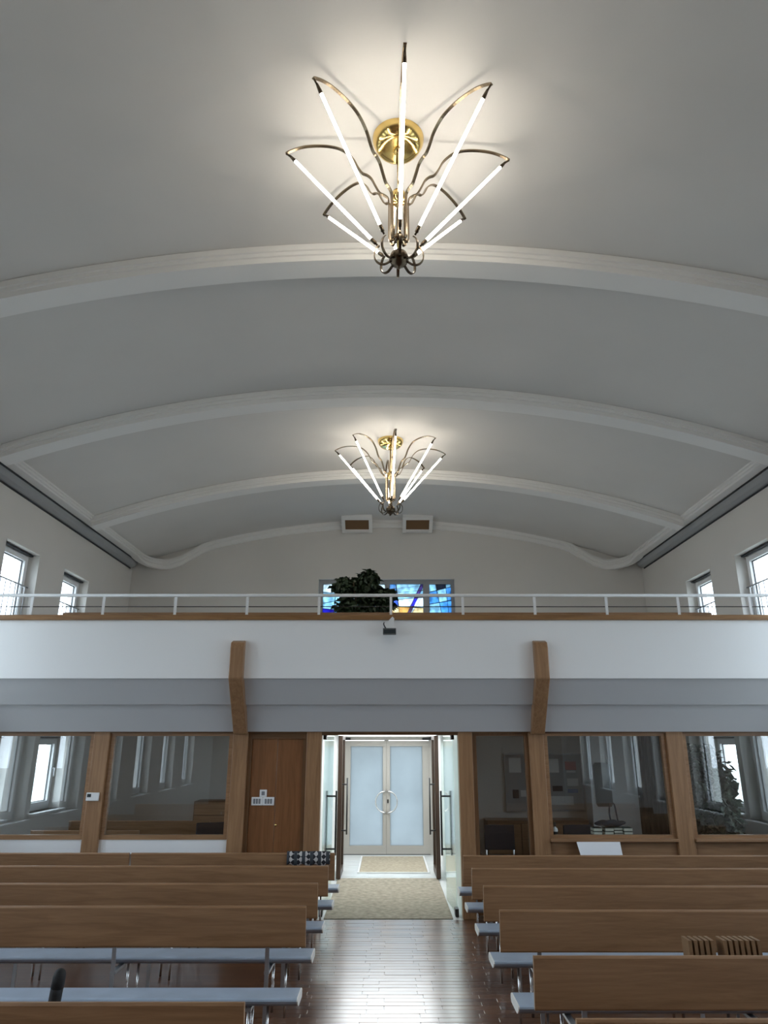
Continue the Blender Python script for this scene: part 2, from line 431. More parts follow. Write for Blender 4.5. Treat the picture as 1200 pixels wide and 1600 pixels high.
for sgn, n in ((-1, 8), (1, 9)):
    # grey cove trough below the cornice, with dark strips painting its shadow lines above and below
    pr = [(-5.6, 5.69), (-5.55, 5.69), (-5.49, 5.72), (-5.45, 5.77), (-5.44, 5.80), (-5.6, 5.80)]
    mb = MB(); q = [(sgn * x, z) for x, z in pr]; mb.prism_y(q, YF, 14.95)
    tr = struct(mb.build('trim_%d' % n, 'cove_grey'), 'grey cove strip along the top of the side wall')
    MB().box(sgn * 5.6, sgn * 5.585, YF, 14.95, 5.665, 5.69).build('painted_shadow', 'gasket', tr)
    MB().box(sgn * 5.455, sgn * 5.41, YF, 14.93, 5.80, 5.815).build('painted_shadow', 'gasket', tr)

# gallery: parapet, stepped soffit, floor
poly = [(9.30, 2.87), (9.36, 2.87), (9.56, 2.56), (9.62, 2.56), (9.80, 2.22), (YB, 2.22), (YB, 3.2), (12.4, 3.2), (12.4, 3.05), (9.44, 3.05), (9.44, 3.62), (9.30, 3.62)]
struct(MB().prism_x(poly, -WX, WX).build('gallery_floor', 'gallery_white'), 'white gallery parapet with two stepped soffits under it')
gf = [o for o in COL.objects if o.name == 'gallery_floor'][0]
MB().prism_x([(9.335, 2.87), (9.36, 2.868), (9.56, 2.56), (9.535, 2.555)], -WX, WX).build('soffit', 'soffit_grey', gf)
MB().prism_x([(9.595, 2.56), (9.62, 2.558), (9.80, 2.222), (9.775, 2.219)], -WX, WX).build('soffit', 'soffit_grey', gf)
struct(MB().bbox(-WX, WX, 9.26, 9.50, 3.62, 3.69, .012).build('trim_10', 'cap_oak'), 'oak capping board along the gallery parapet')

# side wall windows
wn = [0]
def window(side, c, z0, z1, guard=False):
    wn[0] += 1
    s = side; xo = s * (WX + .26); xi = s * (WX + .18)
    t = struct(thing('window_%d' % wn[0], None, None, (s * (WX + .22), c, z0)))
    y0, y1 = c - .52, c + .52
    def frame(mb, a0, a1, b0, b1, wd, x0, x1):
        X0, X1 = min(x0, x1), max(x0, x1)
        mb.box(X0, X1, a0, a0 + wd, b0, b1); mb.box(X0, X1, a1 - wd, a1, b0, b1); mb.box(X0, X1, a0 + wd, a1 - wd, b0, b0 + wd); mb.box(X0, X1, a0 + wd, a1 - wd, b1 - wd, b1)
        return mb
    frame(MB(), y0, y1, z0, z1, .06, xo, xi).build('outer_frame', 'upvc', t)
    sa = frame(MB(), y0 + .05, y1 - .05, z0 + .05, z1 - .05, .075, xo - s * .01, xi - s * .02).build('sash', 'upvc', t)
    frame(MB(), y0 + .125, y1 - .125, z0 + .125, z1 - .125, .012, s * (WX + .204), s * (WX + .214)).build('gasket', 'gasket', sa)
    MB().box(s * (WX + .215), s * (WX + .222), y0 + .13, y1 - .13, z0 + .13, z1 - .13).build('pane', 'window_glass', sa)
    zh = z0 + .55 * min(z1 - z0, 1.6)
    MB().tube([(xi - s * .02, y1 - .09, zh), (xi - s * .06, y1 - .09, zh)], .012).tube([(xi - s * .06, y1 - .09, zh + .01), (xi - s * .06, y1 - .09, zh - .13)], .011).build('handle', 'upvc', sa)
    MB().bbox(min(s * (WX - .10), xi), max(s * (WX - .10), xi), y0 - .06 if z0 < 2 else y0, y1 + .06 if z0 < 2 else y1, z0 - .035, z0, .006).build('sill', 'white_paint', t)
    MB().box(min(xi - s * .03, xi - s * .08), max(xi - s * .03, xi - s * .08), y0 + .01, y1 - .01, z1 - .035, z1 - .012).build('blind_rail', 'gasket', t)
    if guard:
        g = MB(); xg = s * (WX + .12); zt = 4.42
        g.tube([(xg, y0, zt), (xg, y1, zt)], .011, 6); g.tube([(xg, y0, z0 + .08), (xg, y1, z0 + .08)], .009, 6)
        go = g.build('guard_rail', 'steel_flat', t)
        for k in range(7):
            yy = y0 + .08 + k * (1.04 - .16) / 6
            MB().tube([(xg, yy, z0 + .08), (xg, yy, zt)], .007, 6).build('guard_bar', 'steel_flat', go)
    portal((s * (WX + .34), c, (z0 + z1) / 2), (0, s * PI / 2, 0), z1 - z0, 1.04)
for s in (-1, 1):
    for k, c in enumerate(WC):
        if k < 2: window(s, c, 1.02, 2.18); window(s, c, 3.75, 4.95, True)
        else: window(s, c, .95, 4.95)

wn[0] += 1  # unseen window added so that daylight brightens the left room
bw = struct(thing('window_%d' % wn[0], 'added plain white framed window beside the entrance, unseen, lighting the left room', None, (-2.25, YB + .2, .95)))
f = MB(); f.box(-2.75, -2.64, YB + .18, YB + .26, .95, 2.18); f.box(-1.86, -1.75, YB + .18, YB + .26, .95, 2.18); f.box(-2.64, -1.86, YB + .18, YB + .26, .95, 1.06); f.box(-2.64, -1.86, YB + .18, YB + .26, 2.07, 2.18)
f.build('outer_frame', 'upvc', bw)
MB().box(-2.64, -1.86, YB + .215, YB + .222, 1.06, 2.07).build('pane', 'window_glass', bw)
MB().bbox(-2.82, -1.68, YB - .06, YB + .18, .915, .95, .006).build('sill', 'white_paint', bw)
portal((-2.25, YB + .34, 1.56), (-PI / 2, 0, 0), 1.0, 1.23)
# stained window in the back wall: four lights, each cut into coloured glass pieces
win = struct(thing('window_%d' % (wn[0] + 1), 'four-light stained glass window in blue, white and gold behind the gallery', None, (0, YB + .12, SZ0)))
fr = MB(); fy0, fy1 = YB + .10, YB + .18
for (a, b_) in ((SX0, SX0 + .09), (-.92, -.79), (-.045, .045), (.79, .92), (SX1 - .07, SX1)): fr.box(a, b_, fy0, fy1, SZ0, SZ1 - .0)
for (a, b_) in ((SX0 + .09, -.92), (-.79, -.045), (.045, .79), (.92, SX1 - .07)):
    fr.box(a, b_, fy0, fy1, SZ1 - .085, SZ1); fr.box(a, b_, fy0, fy1, SZ0, SZ0 + .07)
fr.build('frame', 'cove_grey', win)
GC = {'w': (.62, .70, .74), 'p': (.36, .55, .66), 'b': (.14, .34, .56), 'd': (.05, .16, .45), 'v': (.10, .06, .28), 'u': (.05, .05, .42), 'g': (.62, .44, .20), 'c': (.66, .58, .40), 't': (.08, .26, .38), 'k': (.02, .05, .10), 'm': (.17, .12, .22)}
for k, c in GC.items(): translucent('glass_' + k, c, .12, var=.35, vs=7)
def clip(poly, a, b, keep):
    out = []; n = len(poly)
    def side(p): return ((b[0] - a[0]) * (p[1] - a[1]) - (b[1] - a[1]) * (p[0] - a[0])) * keep
    for i in range(n):
        p, q = poly[i], poly[(i + 1) % n]; sp, sq = side(p), side(q)
        if sp >= 0: out.append(p)
        if (sp > 0 > sq) or (sp < 0 < sq):
            t = sp / (sp - sq); out.append((p[0] + t * (q[0] - p[0]), p[1] + t * (q[1] - p[1])))
    return out
def area(p): return abs(sum(p[i][0] * p[(i + 1) % len(p)][1] - p[(i + 1) % len(p)][0] * p[i][1] for i in range(len(p)))) / 2
def light(x0, x1, z0, z1, cuts, colour):
    cells = [[(x0, z0), (x1, z0), (x1, z1), (x0, z1)]]
    W, Hh = x1 - x0, z1 - z0; lead = MB()
    for (u0, v0, u1, v1) in cuts:
        a = (x0 + u0 * W, z0 + v0 * Hh); b_ = (x0 + u1 * W, z0 + v1 * Hh); new = []
        for c in cells:
            for kp in (1, -1):
                q = clip(c, a, b_, kp)
                if len(q) >= 3 and area(q) > 1e-4: new.append(q)
        cells = new
    for c in cells:
        cxm = sum(p[0] for p in c) / len(c); czm = sum(p[1] for p in c) / len(c)
        q = [(cxm + (p[0] - cxm) * (1 - .009 / max(.03, math.hypot(p[0] - cxm, p[1] - czm))), czm + (p[1] - czm) * (1 - .009 / max(.03, math.hypot(p[0] - cxm, p[1] - czm)))) for p in c]
        col = colour((cxm - x0) / W, (czm - z0) / Hh)
        MB().prism_y(q, YB + .135, YB + .141).build('glass_piece', 'glass_' + col, win)
        n = len(c)
        for i in range(n): lead.prism_y([c[i], c[(i + 1) % n], q[(i + 1) % n], q[i]], YB + .131, YB + .145)
    lead.build('lead_came', 'lead', win)
rg = random.Random(3)
def colA(u, v): return 'w' if v > .82 else ('u' if .38 < v < .5 and u < .5 else rg.choice('ppbwp' if v > .35 else 'ktpw'))
def colB(u, v): return rg.choice('wpwb') if v > .5 else rg.choice('wwwp')
def colC(u, v):
    t = u - (.27 + v * .717)
    if abs(t) < .055: return 'u' if .55 < v < .72 else ('v' if v > .5 else 'm')
    if v < .56: return rg.choice('gcg') if t < 0 or v < .42 else 'w'
    if v > .86: return 'p' if u > .4 else 'b'
    return 'd' if u < .2 and v > .62 else rg.choice('wpw' if v < .74 else 'pbp')
def colD(u, v): return 'k' if v > .86 and .3 < u < .8 else ('w' if v < .36 else rg.choice('ptpbp'))
light(SX0 + .09, -.92, SZ0 + .07, SZ1 - .085, [(0, .3, 1, .42), (0, .52, 1, .47), (0, .62, 1, .70), (0, .84, 1, .8), (.45, 0, .6, 1)], colA)
light(-.79, -.045, SZ0 + .07, SZ1 - .085, [(0, .3, 1, .5), (0, .7, 1, .6), (.3, 0, .5, 1), (.7, 0, .6, 1)], colB)
light(.045, .79, SZ0 + .07, SZ1 - .085, [(.22, 0, .937, 1), (.32, 0, 1.037, 1), (0, .57, 1, .53), (0, .82, 1, .88), (0, .68, 1, .74), (0, .9, 1, .97), (.35, .1, .0, .62), (.35, .1, .25, .7), (.35, .1, .8, .58)], colC)
light(.92, SX1 - .07, SZ0 + .07, SZ1 - .085, [(0, .38, 1, .33), (0, .6, 1, .68), (0, .84, 1, .95), (.3, 1, .6, .3), (.75, 1, .9, .3)], colD)
portal(((SX0 + SX1) / 2, YB + .3, (SZ0 + SZ1) / 2), (-PI / 2, 0, 0), SX1 - SX0, SZ1 - SZ0)

# entrance door: two framed leaves with frosted glass and half-ring pulls
dr = struct(thing('door_1', 'pale metal double entrance door with frosted glass and a ring of two half-circle pulls', None, (0, YB, 0)))
yd0, yd1 = YB - .02, YB + .06
f = MB(); f.box(DX0, DX0 + .075, yd0 - .02, yd1, 0, DZ); f.box(DX1 - .075, DX1, yd0 - .02, yd1, 0, DZ); f.box(DX0 + .075, DX1 - .075, yd0 - .02, yd1, 2.115, DZ - .0)
f.build('door_frame', 'alu_beige', dr)
for s, (a, b_) in ((-1, (DX0 + .075, -.017)), (1, (-.013, DX1 - .075))):
    st = .155 if s < 0 else .09; st2 = .09 if s < 0 else .155
    lf = MB(); lf.box(a, a + st - .02, yd0, yd1 - .01, .01, 2.11); lf.box(b_ - st2 + .02, b_, yd0, yd1 - .01, .01, 2.11)
    lf.box(a + st - .02, b_ - st2 + .02, yd0, yd1 - .01, .01, .16); lf.box(a + st - .02, b_ - st2 + .02, yd0, yd1 - .01, 2.0, 2.11)
    lo = lf.build('door_leaf', 'alu_beige', dr)
    MB().box(a + st - .02, b_ - st2 + .02, yd0 + .03, yd0 + .04, .16, 2.0).build('pane', 'frosted', lo)
    pts = [(-.015 + s * .03 + s * .185 * math.sin(PI * k / 16), yd0 - .06, .955 + .195 * math.cos(PI * k / 16)) for k in range(17)]
    pts = [(pts[0][0], yd0, pts[0][2])] + pts + [(pts[-1][0], yd0, pts[-1][2])]
    MB().tube(pts, .014, 8).build('pull_handle', 'steel', lo)
MB().bbox(.0, .03, yd0 - .012, yd0, .93, 1.0, .003).build('lock_plate', 'black_metal', dr)
MB().box(-.06, .03, yd1 - .01, yd1 + .0, .005, 2.115).build('gap_light_block', 'gasket', dr)  # dark strip added behind the leaves to block light leaking between them
MB().box(DX0, DX1, yd0 + .005, yd1, -.004, .012).build('foot_light_block', 'gasket', dr)  # dark bar added to block light leaking under the leaves
for s in (-1, 1):
    MB().bbox(-.015 + s * .86 - .13, -.015 + s * .86 + .13, yd0 - .07, yd0 - .01, 2.12, 2.165, .005).build('door_closer', 'black_metal', dr)
portal(((DX0 + DX1) / 2, YB + .3, DZ / 2), (-PI / 2, 0, 0), DX1 - DX0, DZ)

# ------------------------------------------------------------------ glazed oak partition under the gallery
pt = struct(thing('wall_partition', 'oak framed glazed partition under the gallery', None, (0, YP, 0)))
ZT = 2.22
posts = [(-3.90, -3.69), (-2.05, -1.85), (-1.07, -.87), (.94, 1.13), (1.88, 2.08), (3.71, 3.93)]
for a, b_ in posts: MB().bbox(a, b_, YP - .02, YP + .12, 0, ZT, .008).build('post', 'oak_z', pt)
spans = [(-5.6, -3.90, .90), (-3.69, -2.05, .90), (1.13, 1.88, .04), (2.08, 3.71, .90), (3.93, 5.6, .90)]
for a, b_, zb in spans:
    fw = .055
    fm = MB(); y0, y1 = YP + .02, YP + .09
    fm.box(a, a + fw, y0, y1, zb, ZT); fm.box(b_ - fw, b_, y0, y1, zb, ZT); fm.box(a + fw, b_ - fw, y0, y1, zb, zb + fw); fm.box(a + fw, b_ - fw, y0, y1, ZT - .055, ZT)
    fo = fm.build('pane_frame', 'oak_dark_z' if zb < .5 else 'oak_x', pt)
    MB().box(a + fw, b_ - fw, YP + .05, YP + .056, zb + fw, ZT - .055).build('pane', 'partition_glass', fo)
    if zb > .5 and a < 0: MB().box(a, b_, YP + .03, YP + .10, 0, zb).build('parapet', 'gallery_white', pt)
    if zb > .5 and a > 0:
        MB().box(a, b_, YP + .03, YP + .10, 0, zb).build('parapet', 'oak_x', pt)
        MB().bbox(a, b_, YP - .06, YP + .03, zb - .02, zb + .015, .006).build('ledge', 'oak_x', pt)
    if zb > .5: MB().bbox(a, b_, YP + .10, YP + .34, zb - .04, zb - .005, .006).build('inner_sill', 'oak_x', pt)
MB().box(-WX, WX, YP - .015, YP + .11, ZT - .02, ZT + .0).build('top_rail', 'oak_dark_x', pt)
MB().box(-.87, .94, YP + .0, YP + .11, ZT - .045, ZT - .021).build('door_head', 'oak_dark_x', pt)

# oak cupboard door left of the entrance
d2 = struct(thing('door_2', 'oak panel door made of two boards left of the entrance', None, (-1.46, YP, 0)))
MB().box(-1.85, -1.80, YP + .03, YP + .10, 0, ZT - .02).build('jamb', 'oak_dark_z', d2)
MB().box(-1.12, -1.07, YP + .03, YP + .10, 0, ZT - .02).build('jamb', 'oak_dark_z', d2)
MB().box(-1.80, -1.12, YP + .03, YP + .10, ZT - .09, ZT - .02).build('head', 'oak_dark_x', d2)
for a, b_ in ((-1.80, -1.464), (-1.46, -1.12)): MB().bbox(a, b_, YP + .055, YP + .09, .0, ZT - .09, .003).build('panel', 'door_oak', d2)
MB().tube([(-1.44, YP + .055, 1.07), (-1.44, YP + .03, 1.07)], .014, 10).build('knob', 'brass', d2)

# angled oak brackets carrying the parapet
def bracket(x0, x1, lab):
    outer = -1 if x0 < 0 else 1
    prof = [(9.70, 2.19), (9.18, 2.86), (9.175, 3.24), (9.20, 3.32), (9.30, 3.355), (9.30, 2.87), (9.36, 2.86), (9.55, 2.56), (9.61, 2.55), (9.79, 2.22), (9.83, 2.22), (9.83, 2.19)]
    o = MB().prism_x(prof, x0, x1).build('timber_bracket', 'oak_z')
    md = o.modifiers.new('bevel', 'BEVEL'); md.width = .012; md.segments = 2; md.limit_method = 'ANGLE'
    tag(o, lab, 'bracket', 'oak brackets under the gallery')
bracket(-2.025, -1.85, 'angled oak bracket rising to the gallery parapet left of the entrance')
bracket(1.90, 2.075, 'angled oak bracket rising to the gallery parapet right of the entrance')

# glass leaves of the inner doors, folded back into the vestibule
def glass_leaf(s):
    x = s * .86 + .02; xe = s * .80 + .02
    t = thing('glass_door', 'frameless glass door leaf folded back on the %s side of the entrance passage' % ('left' if s < 0 else 'right'), 'door', (x, YP + .14, 0), 'glass leaves of the passage doors')
    y0, y1 = YP + .14, YP + .98
    q = [(x, y0), (xe, y1)]
    m_ = MB(); th = .006
    m_.add([(x - th, y0, .03), (x + th, y0, .03), (xe + th, y1, .03), (xe - th, y1, .03), (x - th, y0, 2.17), (x + th, y0, 2.17), (xe + th, y1, 2.17), (xe - th, y1, 2.17)],
           [(0, 1, 2, 3), (4, 5, 6, 7), (0, 1, 5, 4), (1, 2, 6, 5), (2, 3, 7, 6), (3, 0, 4, 7)])
    m_.build('glass_panel', 'leaf_glass', t)
    for z0, z1 in ((.0, .09), (2.12, 2.2)):
        MB().bbox(x - .022, x + .022, y0 - .02, y0 + .13, z0, z1, .004).build('patch_fitting', 'black_metal', t)
    yb = y1 - .12; xb = x + (xe - x) * .86
    for sd in (-1, 1):
        xx = xb + sd * .07
        h = MB().tube([(xx, yb, .60), (xx, yb, 1.43)], .014, 8)
        for z in (.68, 1.36): h.tube([(xb, yb, z), (xx, yb, z)], .012, 8)
        h.build('pull_bar', 'black_metal', t)
def framed_leaf(s):
    x = s * .80 + .02
    t = thing('wood_framed_door', 'dark wood framed glass door leaf opened edge-on, %s side of the entrance passage' % ('left' if s < 0 else 'right'), 'door', (x, 12.45, 0), 'dark framed inner door leaves')
    y0, y1 = 12.42, 13.22; th = .035
    MB().bbox(x - th, x + th, y0, y0 + .07, .02, 2.19, .006).build('lock_stile', 'leaf_wood', t)
    MB().bbox(x - th, x + th, y1 - .07, y1, .02, 2.19, .006).build('hinge_stile', 'leaf_wood', t)
    MB().box(x - th, x + th, y0 + .07, y1 - .07, 2.12, 2.19).build('head_rail', 'leaf_wood', t)
    MB().box(x - th, x + th, y0 + .07, y1 - .07, .02, .12).build('foot_rail', 'leaf_wood', t)
    MB().box(x - .004, x + .004, y0 + .07, y1 - .07, .12, 2.12).build('pane', 'leaf_glass', t)
    xx = x - s * .12
    h = MB().tube([(xx, y0 + .05, .66), (xx, y0 + .05, 1.52)], .013, 8)
    for z in (.72, 1.42): h.tube([(x - s * th, y0 + .05, z), (xx, y0 + .05, z)], .012, 8)
    h.build('pull_bar', 'black_metal', t)
for s in (-1, 1): glass_leaf(s); framed_leaf(s)

# fill light added on the vestibule ceiling to brighten the passage
simple('fill_glow', (1, 1, 1), .5, emit=(.93, .97, 1.0), es=1.7)
t = thing('passage_fill_light', 'added flat fill light on the ceiling of the entrance passage', 'fill light', (0, 12.6, 2.2))
MB().bbox(-.80, .80, 10.9, 14.6, 2.192, 2.219, .004).build('housing', 'white_paint', t)
MB().box(-.77, .77, 10.93, 14.57, 2.186, 2.192).build('fill_panel', 'fill_glow', t)

# carpets
o = MB().bbox(-.79, .82, 9.86, 12.57, -.004, .008, .004, 1).build('carpet_runner', 'rug'); tag(o, 'large brown carpet mat between the open glass doors', 'mat')
t = thing('door_mat', 'small brown door mat in a pale metal frame before the entrance', 'mat', (.1, 13.9, 0))
MB().bbox(-.47, .68, 13.08, 14.8, 0, .012, .004, 1).build('pile', 'mat', t)
f = MB()
for a in ((-.50, -.47, 13.05, 14.83), (.68, .71, 13.05, 14.83), (-.47, .68, 13.05, 13.08), (-.47, .68, 14.8, 14.83)): f.box(a[0], a[1], a[2], a[3], 0, .015)
f.build('frame', 'mat_frame', t)

# ------------------------------------------------------------------ chandeliers
def chandelier(loc, rot, lab, deep=1.0):
    t = thing('chandelier', lab, 'chandelier', loc, 'fan-shaped tube chandeliers')
    t['_o'] = (0, 0, 0)
    top = vz(loc[0]) - loc[2]
    MB().lathe([(.001, top - .118), (.11, top - .114), (.15, top - .108), (.172, top - .095), (.195, top - .06), (.208, top - .03), (.211, top + .004)], n=40).build('canopy', 'brass', t)
    MB().lathe([(.001, top - .155), (.022, top - .153), (.036, top - .14), (.042, top - .122), (.042, top - .112)], n=24).build('canopy_cup', 'brass', t)
    MB().tube([(0, 0, .06), (0, 0, top - .13)], .011, 10).build('stem', 'brass', t)
    MB().lathe([(.001, -.095), (.010, -.09), (.013, -.078), (.03, -.068), (.06, -.045), (.076, -.012), (.076, .012), (.062, .045), (.035, .066), (.014, .075), (.012, .09)], n=24).build('ball', 'bronze_dark', t)
    MB().lathe([(.011, .165), (.035, .168), (.045, .19), (.035, .215), (.013, .222)], n=20).build('hub', 'bronze', t)
    MB().lathe([(.012, .52), (.05, .53), (.062, .56), (.062, .60), (.05, .63), (.012, .64)], n=20).build('collar', 'brass', t)
    prof = [(.035, .195), (.052, .165), (.07, .165), (.077, .20), (.077, .35), (.077, .52), (.085, .57), (.115, .598), (.150, .62), (.185, .69), (.215, .755), (.25, .79), (.29, .81), (.325, .865), (.37, .955), (.45, 1.035), (.54, 1.068), (.64, 1.075), (.74, 1.065), (.82, 1.04), (.885, 1.005), (.91, .985)]
    hook = [(.06, -.02), (.11, -.052), (.155, -.045), (.185, -.005), (.188, .05), (.17, .095), (.15, .115)]
    p0, p1 = Vector((.165, 0, .12)), Vector((.875, 0, .965))
    d = (p1 - p0).normalized()
    arms = []
    for k in range(8):
        a = rot - PI / 2 + k * PI / 4
        M = Matrix.Diagonal((1, deep, 1, 1)) @ Matrix.Rotation(a, 4, 'Z')
        side = M @ Vector((0, 1, 0))
        pts = [M @ Vector((r, 0, z)) for r, z in prof]
        ao = MB().strip(smooth_path(pts, 4), side, .024, .010).build('arm', 'bronze', t)
        MB().strip(smooth_path([M @ Vector((r, 0, z)) for r, z in hook], 5), side, .019, .009).build('hook', 'bronze_dark', ao)
        tm = MB().tube([M @ (p0 + d * .07), M @ (p1 - d * .065)], .0122, 10).build('tube_lamp', 'tube_glow', t)
        for (q0, q1) in ((p0 + d * .0, p0 + d * .075), (p1 - d * .07, p1 + d * .0)):
            MB().tube([M @ q0, M @ (q0 + (q1 - q0) * .25), M @ (q0 + (q1 - q0) * .3), M @ q1], [.008, .008, .0145, .0145] if q0 == p0 else [.0145, .0145, .0145, .009], 10).build('socket', 'bronze_dark', tm)
        MB().tube([M @ (p1 - d * .01), M @ Vector((.905, 0, .985))], .008, 6).build('tip', 'bronze_dark', ao)
    return t
chandelier((.09, 4.55, 5.63), math.radians(2), 'near brass chandelier of eight glowing tubes in the upper part of the photo', 1.08)
chandelier((.055, 10.65, 5.60), math.radians(5), 'far brass chandelier of eight glowing tubes hanging before the gallery wall')

# ceiling vents
for x0, x1, lab in ((-1.0, -.33, 'framed brown ceiling vent left of the far chandelier'), (.34, 1.0, 'framed brown ceiling vent right of the far chandelier')):
    t = thing('ceiling_vent', lab, 'vent', ((x0 + x1) / 2, 14.75, 6.7), 'ceiling vents by the back wall')
    z1 = 6.78; y0, y1 = 14.60, 14.95; zb0, zb1 = 6.66, 6.56
    # box hanging from the vault, face tilted towards the hall
    pr = [(14.62, 6.80), (14.62, 6.745), (14.98, 6.50), (15.05, 6.50), (15.05, 6.80)]
    f = MB(); f.prism_x(pr, x0, x0 + .075); f.prism_x(pr, x1 - .075, x1)
    f.prism_x([(14.60, 6.80), (14.60, 6.725), (14.68, 6.69), (14.70, 6.80)], x0, x1)
    f.prism_x([(14.95, 6.56), (14.95, 6.51), (15.05, 6.50), (15.05, 6.56)], x0 + .075, x1 - .075)
    f.build('frame', 'rib_plaster', t)
    MB().prism_x([(14.70, 6.73), (14.97, 6.55), (15.0, 6.57), (14.73, 6.75)], x0 + .075, x1 - .075).build('grille', 'grille_brown', t)

# ------------------------------------------------------------------ gallery railing, bench, plant, spotlight
rl = thing('gallery_railing', 'slim white metal railing along the gallery parapet', 'railing', (0, 9.36, 3.69))
MB().tube([(-WX + .01, 9.36, 3.965), (WX - .01, 9.36, 3.965)], .022, 10).build('handrail', 'white_paint', rl)
MB().tube([(-WX + .01, 9.375, 3.815), (WX - .01, 9.375, 3.815)], .0065, 6).build('cable', 'black_metal', rl)
for k in range(-6, 6):
    x = .05 + .963 * k
    if abs(x) < 5.5: MB().box(x - .017, x + .017, 9.352, 9.368, 3.69, 3.95).build('post', 'white_paint', rl)
t = thing('gallery_bench', 'long oak bench back just showing above the gallery capping', 'bench', (0, 9.95, 3.05))
MB().bbox(-4.6, 4.6, 9.93, 9.96, 3.45, 3.835, .006).build('backrest', 'oak_x', t)
MB().bbox(-4.6, 4.6, 9.96, 10.36, 3.46, 3.51, .01).build('seat', 'seat_blue', t)
for k in range(6):
    x = -4.3 + k * 8.6 / 5
    MB().box(x - .02, x + .02, 9.96, 10.3, 3.05, 3.46).build('leg', 'steel_flat', t)

def leaf_crown(seed, n, centres, size, flat=.9):
    r = random.Random(seed); mb = MB()
    for _ in range(n):
        c, rad = r.choice(centres)
        while True:
            v = Vector((r.uniform(-1, 1), r.uniform(-1, 1), r.uniform(-1, 1)))
            if .15 < v.length <= 1: break
        p = Vector(c) + Vector((v.x * rad[0], v.y * rad[1], v.z * rad[2]))
        M = Matrix.Rotation(r.uniform(0, 2 * PI), 3, 'Z') @ Matrix.Rotation(r.uniform(-.4, 1.3), 3, 'Y') @ Matrix.Rotation(r.uniform(-.7, .7), 3, 'X')
        l = size * r.uniform(.7, 1.25); wd = l * .42
        q = [Vector((0, 0, 0)), Vector((l * .4, wd, -l * .06)), Vector((l, 0, -l * .25)), Vector((l * .4, -wd, -l * .06)), Vector((l * .45, 0, .05 * l))]
        mb.add([p + M @ x for x in q], [(0, 4, 1), (1, 4, 2), (2, 4, 3), (3, 4, 0)])
    return mb
def ficus(loc, h, lab, crown, seed, n, size):
    t = thing('potted_ficus', lab, 'plant', loc, 'potted ficus trees'); x, y, z = loc
    MB().lathe([(.001, 0), (.14, 0), (.17, .05), (.20, .30), (.215, .31), (.215, .345), (.19, .345), (.185, .30), (.001, .29)], loc, 20).build('pot', 'pot_clay', t)
    for k in range(3):
        a = k * 2.1
        MB().tube(smooth_path([(x + .04 * math.cos(a), y + .04 * math.sin(a), z + .28), (x + .06 * math.cos(a + 1), y + .06 * math.sin(a + 1), z + h * .4), (x + .16 * math.cos(a), y + .12 * math.sin(a), z + h * .72), (x + .26 * math.cos(a), y + .2 * math.sin(a), z + h * .9)], 5), .014, 6).build('trunk', 'bark', t)
    o = leaf_crown(seed, n, [((x + c[0], y + c[1], z + c[2]), r) for c, r in crown], size).build('foliage', 'leaf', t); o['kind'] = 'stuff'
ficus((-.50, 13.0, 3.2), 1.9, 'dark leafy ficus on the gallery before the stained glass window',
      [((-.28, 0, 1.68), (.24, .24, .16)), ((.12, 0, 1.72), (.26, .26, .28)), ((-.08, .05, 1.35), (.40, .32, .30)), ((.30, 0, 1.38), (.34, .28, .26)), ((-.15, 0, 1.12), (.30, .3, .28)), ((.1, 0, 1.0), (.34, .3, .2)), ((.52, 0, 1.52), (.12, .12, .10))], 5, 2800, .125)
ficus((4.75, 11.35, 0), 2.1, 'dark ficus behind the glass under the gallery by the side window',
      [((0, 0, 1.5), (.45, .45, .6)), ((.1, 0, 1.0), (.38, .4, .5))], 8, 2400, .13)

sp = thing('spotlight', 'small dark grey spotlight box on a white bracket on the gallery parapet', 'spotlight', (.03, 9.24, 3.42))
MB().bbox(-.055, .115, 9.12, 9.22, 3.415, 3.49, .006).build('housing', 'spot_grey', sp)
MB().box(-.045, .105, 9.116, 9.12, 3.425, 3.47).build('lens', 'display_dark', sp)
MB().prism_y([(-.01, 3.49), (.075, 3.49), (.085, 3.58), (.095, 3.63), (.07, 3.66), (.01, 3.60), (-.045, 3.575)], 9.235, 9.262).build('bracket', 'white_paint', sp)
MB().tube(smooth_path([(-.04, 9.225, 3.58), (-.045, 9.20, 3.55), (-.02, 9.19, 3.50), (.0, 9.19, 3.485)], 5), .008, 6).build('cable', 'black_metal', sp)
MB().box(.0, .065, 9.2, 9.30, 3.50, 3.515).build('arm', 'white_paint', sp)

